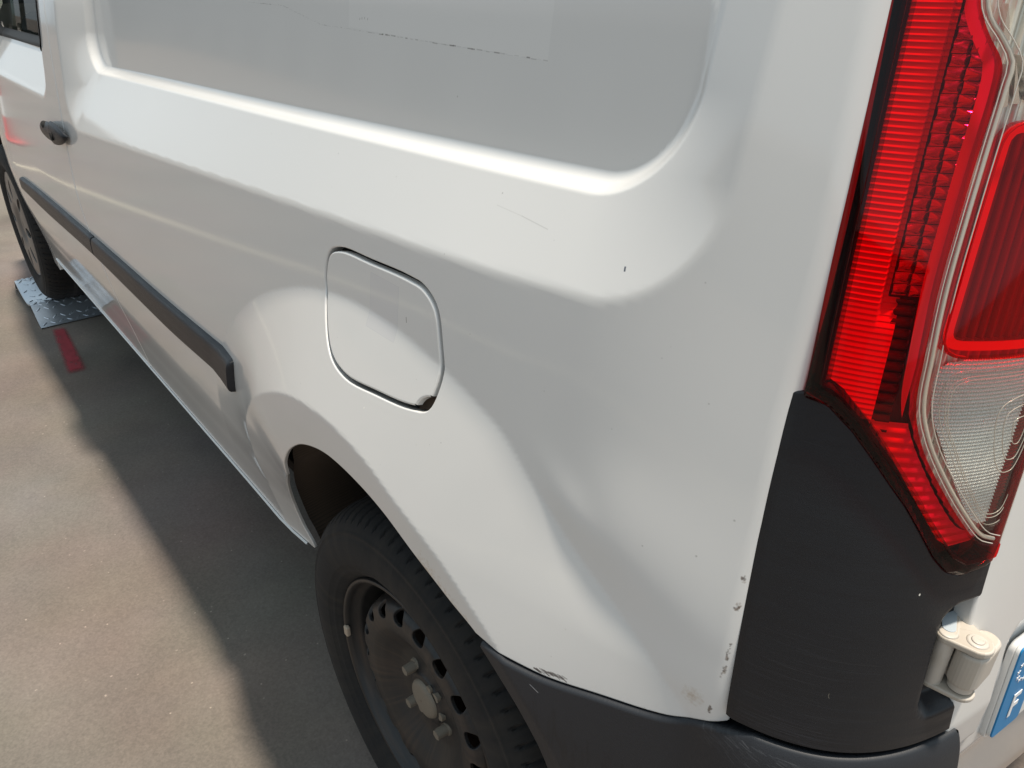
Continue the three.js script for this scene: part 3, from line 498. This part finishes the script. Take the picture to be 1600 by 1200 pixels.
// ---------- wheels ----------
const tyreMat = phys({ color: 0xffffff, roughness: .86, map: dataTex(512, (u, v) => { const d = fbm(u * 26, v * 5, 4), m = clamp((d - .44) * 3, 0, 1) * .6; const b = .085 + .03 * vnoise(u * 200, v * 90); return [lerp(b, .21, m), lerp(b * .99, .185, m), lerp(b, .155, m)]; }) });
const rimMat = phys({ color: 0xffffff, roughness: .55, clearcoat: .25, clearcoatRoughness: .3, map: dataTex(512, (u, v) => { const d = fbm(u * 14, v * 9, 4), m = clamp((d - .47) * 3.2, 0, 1) * .75; const b = .085; return [lerp(b, .24, m), lerp(b * 1.03, .19, m), lerp(b * 1.1, .15, m)]; }) });
function tyreGeo() {
  // half-section [radius, z] from the inner bead round the tread to the outer bead, z = 0 at the outer rim flange
  const p = smoothLoop([[.206, -.192], [.222, -.205], [.255, -.212], [.285, -.206], [.303, -.190], [.311, -.172], [.3155, -.145], [.3175, -.097], [.3155, -.049], [.311, -.022], [.303, -.004], [.290, .008], [.272, .0145], [.250, .016], [.230, .012], [.215, .004], [.2045, -.006]], 5, false);
  const N = 84 * 8, F = (a, t) => {
    const k = clamp(t, 0, 1) * (p.length - 1), i = Math.min(Math.floor(k), p.length - 2), f = k - i;
    let r = lerp(p[i][0], p[i + 1][0], f), z = lerp(p[i][1], p[i + 1][1], f);
    const pit = ((a / (2 * Math.PI) * 84) % 1 + 1) % 1, m = Math.abs(z + .097);
    const skew = ((pit + m * 6) % 1);
    const lateral = m > .040 && m < .101 && r > .296 ? sstep(.09, .05, Math.abs(skew - .5)) * sstep(.04, .05, m) * sstep(.103, .094, m) : 0;
    const centre = m < .045 && (Math.abs(m - .016) < .004 || Math.abs(m - .042) < .004) ? 1 : 0;
    r -= .0050 * Math.max(lateral, centre);
    // moulded rings on the sidewall
    for (const [rc, h, w] of [[.284, .0016, .0022], [.276, -.0012, .002], [.232, .0014, .0016], [.222, .0012, .0015]]) if (z > -.05) z += h * Math.exp(-(((r - rc) / w) ** 2));
    return [r * Math.sin(a), r * Math.cos(a), z];
  };
  return sheet(F, range(0, 2 * Math.PI, 2 * Math.PI / N), range(0, 1, 1 / 84), [], { eps: 1.2e-3, flip: -1, uvScale: .5 });
}
const tyreG = tyreGeo();
function rearWheel(c) {
  const w = new THREE.Group(); w.name = 'wheel'; w.userData.label = 'black steel rear wheel with worn tyre'; w.position.set(c[0] + 1.3, c[1], c[2] - zc); van.add(w);
  part('tyre', tyreG, tyreMat, w);
  part('rim', [lathe([[.2045, -.008], [.2055, .000], [.2030, .0025], [.1985, .0005], [.1965, -.006], [.1945, -.013], [.188, -.018], [.185, -.024], [.182, -.040], [.173, -.052], [.171, -.075], [.176, -.10], [.186, -.13], [.19, -.19]])], rimMat, w);
  const prof = spline([[.028, -.024], [.036, -.024], [.044, -.030], [.060, -.0335], [.075, -.032], [.092, -.024], [.108, -.014], [.124, -.0075], [.140, -.006], [.152, -.008], [.160, -.015], [.166, -.030], [.1705, -.050], [.172, -.066]]);
  const holes = []; for (let i = 0; i < 18; i++) holes.push([(i + .32) / 18 * 2 * Math.PI, .1500]);
  const vent = (a, r) => { let d = 1; for (const [h, hr] of holes) { let q = a - h; q -= Math.round(q / (2 * Math.PI)) * 2 * Math.PI; if (Math.abs(q) < .3) d = Math.min(d, Math.hypot(q * r / 1.12, r - hr) - .0128); } return d; };
  part('wheel_disc', sheet((a, r) => [r * Math.sin(a), r * Math.cos(a), prof(r)], range(0, 2 * Math.PI, 2 * Math.PI / 420), [...range(.028, .132, .004), ...range(.134, .166, .0011), ...range(.168, .172, .002)], [vent], { depth: .004, roll: .0012, eps: 1e-3 }), rimMat, w);
  part('brake_drum', lathe([[.001, -.075], [.115, -.075], [.118, -.08], [.118, -.16]]), M.rust, w);
  const cap = lathe([[.001, -.0165], [.022, -.0170], [.029, -.0190], [.032, -.0235], [.032, -.03]], 48); part('hub_cap', [cap, ...[.4, 3.5].map((a) => { const g = new THREE.CylinderGeometry(.006, .006, .004, 16); g.rotateX(Math.PI / 2); g.translate(.036 * Math.sin(a), .036 * Math.cos(a), -.024); return g; })], M.dull, w);
  for (const [deg, br, zz] of [[-46, .050, -.022], [-136, .046, -.022], [124, .053, -.022], [46, .038, -.034], [96, .038, -.034]]) { const a = deg * Math.PI / 180, hx = new THREE.CylinderGeometry(.0080, .0088, .020, 6), wsh = new THREE.CylinderGeometry(.0108, .0118, .004, 24), hole = new THREE.CylinderGeometry(.005, .005, .0005, 16); hx.rotateX(Math.PI / 2); wsh.rotateX(Math.PI / 2); wsh.translate(0, 0, -.010);
    const b = part('wheel_bolt', [hx, wsh], M.dull, w); b.position.set(br * Math.sin(a), br * Math.cos(a), zz); }
  const bw = box(.020, .012, .008, 0, .197, .001, .003); bw.rotateZ(1.585); part('balance_weight', bw, phys({ color: lin(.42, .34, .26), roughness: .7 }), w);
  return w;
}
rearWheel([.012, .305, -.070]);
function frontWheel(c) {
  const w = new THREE.Group(); w.name = 'wheel'; w.userData.label = 'front wheel with silver trim cover'; w.position.set(c[0] + 1.3, c[1], c[2] - zc); van.add(w);
  part('tyre', tyreG, tyreMat, w);
  const slot = (a, r) => { let q = a * 8 / (2 * Math.PI); q -= Math.round(q); return Math.hypot(q * 2 * Math.PI / 8 * r / 1.0, (r - .140) / 2.0) - .0200; };
  part('wheel_trim', sheet((a, r) => [r * Math.sin(a), r * Math.cos(a), .012 - .9 * (r - .12) ** 2 - .01 * Math.exp(-(((r - .06) / .02) ** 2))], range(0, 2 * Math.PI, 2 * Math.PI / 140), range(.001, .205, .006), [slot], { depth: .006, roll: .002, eps: 1e-3 }), phys({ color: lin(.13, .12, .11), roughness: .5, metalness: .3, clearcoat: .25 }), w);
  part('rim', lathe([[.204, -.004], [.19, -.03], [.17, -.05], [.05, -.06], [.001, -.06]]), M.dark, w);
}
frontWheel([-2.845, .358, -.078]);
for (const x of [.012, -2.845]) { const g = lathe([[.001, .1], [.3, .1], [.317, .08], [.317, -.08], [.3, -.1], [.001, -.1]], 48); g.translate(x, x < -1 ? .358 : .317, -1.68); body('far_side_wheel', g, M.rubber); }
// ---------- side mouldings ----------
const mouldTop = spline([[-2.33, .664], [-1.9, .683], [-1.22, .700], [-.78, .708], [-.40, .722]]), mouldBot = spline([[-2.33, .624], [-1.97, .626], [-1.26, .646], [-.82, .646], [-.5, .659], [-.4, .664]]);
function moulding(x0, x1, capA, capB, parent) {
  const F = (x, t) => { const e = Math.min(1, Math.max(0, Math.min((x - x0) / capA, (x1 - x) / capB))), k = Math.sqrt(1 - (1 - e) ** 2);
    const c = (mouldTop(x) + mouldBot(x)) / 2, h = (mouldTop(x) - mouldBot(x)) / 2 * (capB < .015 ? .86 + .14 * k : .55 + .45 * k), a = t * 2 - 1, y = c + h * a;
    const out = Math.sqrt(Math.max(0, 1 - Math.abs(a) ** 6)); return [x, y, flank(x, y) + (.0135 * Math.min(1, k * 1.6)) * out - .001]; };
  const n = [...range(x0, x0 + capA, capA / 8).slice(0, -1), ...range(x0 + capA, x1 - capB, .05).slice(0, -1), ...range(x1 - capB, x1, capB / 8)];
  return body('side_moulding', sheet(F, n, range(0, 1, 1 / 24), [], { eps: 2e-3 }), M.black, parent);
}
moulding(-1.318, -.424, .004, .012, van);
// ---------- front door, front wing ----------
{
  const D = new THREE.Group(); D.name = 'front_door'; D.position.set(1.3, 0, -zc); van.add(D);
  const dz = (x, y) => { let z = bodyProfile(y) + planTaper(x);                       // flat below, with a sloping shelf under the window
    const b = rr(x, y - .012 * (x + 2), -2.45, -1.595, .968, 1.75, .06); if (b < .01) z -= .034 * clamp(-b / .11, 0, 1) * sstep(.01, -.02, b) ; return z; };
  const FD = (x, y) => [x, y, dz(x, y)];
  const win = (x, y) => rr(x, y - .012 * (x + 2), -2.38, -1.590, 1.085, 1.58, .035);
  const doorFront = spline([[.25, -2.36], [.6, -2.40], [.9, -2.42], [1.7, -2.1]]);
  const archF = (x, y) => Math.hypot(x + 2.845, y - .36) - .375;
  part('door_skin', sheet(FD, range(-2.5, -1.24, .01), range(.350, 1.64, .009), [(x, y) => gapX(y) - .0048 - x, (x, y) => x - doorFront(y), win, archF], { depth: .02, roll: .0025 }), M.paint, D);
  part('window_glass', sheet((x, y) => { const p = FD(x, y); return [p[0], p[1], dz(x, 1.2) - .03 - .14 * (y - 1.2)]; }, range(-2.42, -1.58, .05), range(1.05, 1.6, .05)), M.glass, D);
  part('window_seal', sheet((x, y) => { const p = FD(x, y); p[2] += .003 - .012 * sstep(.0, -.018, win(x, y)); return p; }, range(-2.42, -1.55, .008), range(1.04, 1.62, .006), [(x, y) => .012 - Math.abs(win(x, y) + .006)]), M.seal, D);
  // handle: a lens-shaped black grip over a bowl, with a key lock
  const hc = [-1.535, .910], hl = .135;
  const HF = (u, t) => { const k = Math.sqrt(Math.max(0, 1 - u * u)), a = t * Math.PI * 2; const w = u > .15 ? 1.12 : .9; const x = hc[0] + u * hl, y = hc[1] + .006 * u + .0255 * w * k ** 1.1 * Math.sin(a); const out = .022 * k ** .6; return [x, y, dz(hc[0], hc[1]) + .004 + out * .5 * (1 + Math.cos(a)) * (u > -.75 ? 1 : .8)]; };
  const grip = sheet(HF, range(-1, 1, .05), range(0, 1, .04), [], { eps: 2e-3, flip: 1 });
  const handle = part('door_handle', grip, M.black, D, 'black pull handle with key lock');
  const lock = new THREE.CylinderGeometry(.0095, .0095, .006, 20); lock.rotateX(Math.PI / 2); lock.translate(hc[0] + .055, hc[1] - .002, dz(...hc) + .0245); part('door_handle', lock, M.dark, D);
  const finger = new THREE.SphereGeometry(.02, 20, 12); finger.scale(1.2, .5, .4); finger.translate(hc[0] - .035, hc[1] + .012, dz(...hc) + .019); part('door_handle', finger, M.dark, D);
  moulding(-2.25, -1.324, .06, .004, D).position.set(0, 0, 0);
  // wing, pillar, mirror
  const wing = sheet((x, y) => [x, y, bodyProfile(y) + planTaper(x)], range(-3.42, -2.3, .02), range(.30, 1.10, .02), [(x, y) => doorFront(y) - .004 - x, archF], { depth: .03, roll: .003 });
  body('front_wing', wing, M.paint);
  const liner = sheet((a, t) => [-2.845 + .385 * Math.sin(a), .36 + .385 * Math.cos(a), lerp(-.10, -.42, t)], range(-1.9, 1.9, .1), range(0, 1, .25), [], { eps: 1e-2, flip: -1 }); body('wheel_arch_liner', liner, M.dark);
  body('inner_arch_wall', box(1.0, .8, .02, -2.845, .55, -.43), M.dark);
}
// ---------- roof, bonnet, windscreen, far side, floor, cabin ----------
{
  const roofY = (x) => (x > -2.0 ? 1.80 - .03 * ((x + .9) / 1.3) ** 2 : 1.768 - .55 * (x + 2.0) ** 2 - .10 * (-(x + 2.0)));
  const F = (x, t) => { const a = t * Math.PI, c = Math.cos(a), s = Math.sin(a); const zl = flank(Math.max(x, -2.2), 1.64); const half = zl - zc; const y0 = 1.64; return [x, y0 + (1.79 - y0) * Math.abs(s) ** .55, zc + half * Math.sign(c) * Math.abs(c) ** .35]; };
  body('roof', sheet(F, range(-2.15, .56, .05), [...range(0, 1, .02)], [], { eps: 1e-3 }), M.paint);
  const N = (t) => [[-2.15, 1.785], [-2.75, 1.15], [-3.42, .98], [-3.5, .60], [-3.46, .30]][t];
  const sheetAcross = (i, mat, name) => { const a = N(i), b = N(i + 1); body(name, sheet((u, v) => [lerp(a[0], b[0], v), lerp(a[1], b[1], v), lerp(-.20, -1.65, u)], [0, .5, 1], [0, .5, 1]), mat); };
  sheetAcross(0, phys({ color: lin(.10, .12, .12), roughness: .03 }), 'windscreen'); sheetAcross(1, M.paint, 'bonnet'); sheetAcross(2, M.paint, 'front_bumper'); sheetAcross(3, M.black, 'front_bumper');
  const far = sheet((x, y) => [x, y, 2 * zc - (bodyProfile(y) + planTaper(x))], range(-2.9, .49, .1), range(.3, 1.66, .06), [], { flip: -1, eps: 1e-3 }); body('far_side_panel', far, M.paint);
  body('floor_pan', box(3.0, .03, 1.50, -1.15, .36, zc), M.dark);
  body('cabin_partition', box(.03, 1.25, 1.5, -1.44, 1.0, zc), M.dark);
  const cloth = phys({ color: lin(.10, .11, .11), roughness: .95 });
  body('seat', [box(.18, .62, .46, -1.68, 1.0, -.45, .05), box(.10, .20, .26, -1.70, 1.42, -.45, .04), box(.5, .16, .48, -1.9, .72, -.45, .05)], cloth);
  body('dashboard', box(.35, .30, 1.4, -2.55, .98, zc, .06), M.dark);
  body('door_card', box(.50, .10, .02, -1.95, 1.12, -.215, .01), phys({ color: lin(.42, .43, .38), roughness: .6 }), van);
  body('document_wallet', (() => { const g = box(.20, .24, .015, -1.72, 1.26, -.27, .004); return g; })(), phys({ color: lin(.12, .30, .20), roughness: .5 }), van);
}
// ---------- things on the ground ----------
{ // folded tread-plate cradle under the front wheel
  const r = tag(base('wheel_ramp', [-2.85, 0, -.14]), 'folded silver tread plate ramp under the front wheel of the white van', 'wheel ramp');
  const alu = phys({ color: lin(.62, .67, .72), roughness: .28, metalness: .75 });
  const prof = smoothLoop([[-.30, .004], [-.255, .050], [-.235, .062], [-.215, .055], [-.12, .034], [-.02, .030], [.055, .046], [.085, .058], [.115, .050], [.20, .012], [.235, .005]], 4, false);
  const at = (t) => { const k = clamp(t, 0, 1) * (prof.length - 1), i = Math.min(Math.floor(k), prof.length - 2); return [lerp(prof[i][0], prof[i + 1][0], k - i), lerp(prof[i][1], prof[i + 1][1], k - i)]; };
  part('tread_plate', sheet((t, z) => { const p = at(t); return [p[0], p[1], z]; }, range(0, 1, .02), range(-.30, .135, .435 / 3), [(t, z) => .134 - z], { depth: .006, flip: -1, eps: 5e-3 }), alu, r);
  const bar = new THREE.SphereGeometry(1, 10, 6); bar.scale(.0125, .0016, .0035);
  for (let i = 0; i < 15; i++) for (let j = 0; j < 8; j++) { const t = .16 + i * .055; if (t > .97) continue; const z = .115 - j * .03 - (i % 2) * .015, p = at(t), q = at(t + .01); const m = part('tread_bar', bar, alu, r); m.position.set(p[0], p[1] + .001, z); m.rotation.set(0, (i + j) % 2 ? .8 : -.8, Math.atan2(q[1] - p[1], q[0] - p[0]), 'ZYX'); }
}
{ // traffic cone out to the left of the frame; it shows mirrored in the front door
  const c = tag(base('traffic_cone', [-7.4, 0, .58]), 'red and white traffic cone mirrored in the front door of the van', 'traffic cone');
  const red = phys({ color: lin(.62, .045, .04), roughness: .5 }), wht = phys({ color: lin(.8, .8, .78), roughness: .45 });
  const seg = (r0, y0, r1, y1, m, n) => { const g = new THREE.LatheGeometry([[r0 - .006, y0], [r0, y0], [r1, y1], [r1 - .006, y1]].map((p) => new THREE.Vector2(...p)), 40); part(n, g, m, c); };
  part('base_plate', box(.40, .035, .40, 0, .018, 0, .012), red, c); seg(.16, .035, .115, .24, red, 'cone_shell'); seg(.116, .24, .080, .42, wht, 'white_sleeve'); seg(.079, .42, .035, .70, red, 'cone_shell');
}
{ // long grey shed across the yard, seen only as a reflection in the paint
  const b = tag(base('storage_shed', [-38, 0, 19]), 'long low grey shed across the yard mirrored in the upper side panel of the van', 'shed');
  const clad = phys({ color: lin(.20, .21, .21), roughness: .7 }), door = phys({ color: lin(.30, .31, .31), roughness: .6 }), roofM = phys({ color: lin(.16, .15, .15), roughness: .8 });
  const bx = (w, h, d, x, y, z) => { const g = new THREE.BoxGeometry(w, h, d); g.translate(x, y, z); return g; };
  part('wall', bx(120, 4.2, 8, 0, 2.1, 4), clad, b);
  const rf = new THREE.Shape([[-.4, 0], [8.4, 0], [4, 1.3]].map((p) => new THREE.Vector2(...p))), rg = new THREE.ExtrudeGeometry(rf, { depth: 120.8, bevelEnabled: false }); rg.rotateY(-Math.PI / 2); rg.translate(60.4, 4.2, 0); part('roof', rg, roofM, b);
  for (let i = 0; i < 15; i++) part('roller_door', bx(3.6, 3.2, .06, -55 + i * 7.6, 1.6, -.03), door, b);
}
{ // paint on the ground
  const mk = (name, pts, w, y, mat, across) => { const c = new THREE.CatmullRomCurve3(pts.map((p) => new THREE.Vector3(p[0], y, p[1]))), n = 60, v = [], uv = [], idx = [], P = c.getPoints(n), T = P.map((_, i) => c.getTangent(i / n));
    P.forEach((p, i) => { const ww = typeof w === 'function' ? w(i / n) : w; const e = 1 + .12 * (rnd() - .5); for (const s of [-1, 1]) { v.push(p.x - T[i].z * ww * s * e, y, p.z + T[i].x * ww * s * e); across ? uv.push(i / n, (s + 1) / 2) : uv.push(p.x * 2, p.z * 2 + s * ww); } });
    for (let i = 0; i < n; i++) idx.push(2 * i, 2 * i + 1, 2 * i + 2, 2 * i + 1, 2 * i + 3, 2 * i + 2);
    const g = new THREE.BufferGeometry(); g.setAttribute('position', new THREE.Float32BufferAttribute(v, 3)); g.setAttribute('uv', new THREE.Float32BufferAttribute(uv, 2)); g.setIndex(idx); g.computeVertexNormals(); const m = part(name, g, mat, scene); m.userData.kind = 'structure'; return m; };
  const worn = phys({ color: lin(.62, .56, .42), roughness: .8 });
  mk('painted_line', [[-6.1, .30], [-6.0, .45], [-5.5, .74], [-4.9, 1.0], [-4.2, 1.3], [-3, 1.85], [-1, 2.8], [2, 4.2]], .03, .004, worn);
  mk('red_paint_mark', [[-2.60, -.060], [-2.36, -.044], [-2.12, -.026]], (t) => .030 + .007 * t, .004, phys({ color: lin(.34, .030, .045), roughness: .8, transparent: true, alphaMap: dataTex(64, (u, v) => { const e = sstep(0, .32, Math.min(v, 1 - v)) * sstep(0, .10, Math.min(u, 1 - u)) * (.62 + .3 * vnoise(u * 18, v * 5)); return [e, e, e]; }, false) }), true);
}
renderer.render(scene, camera);
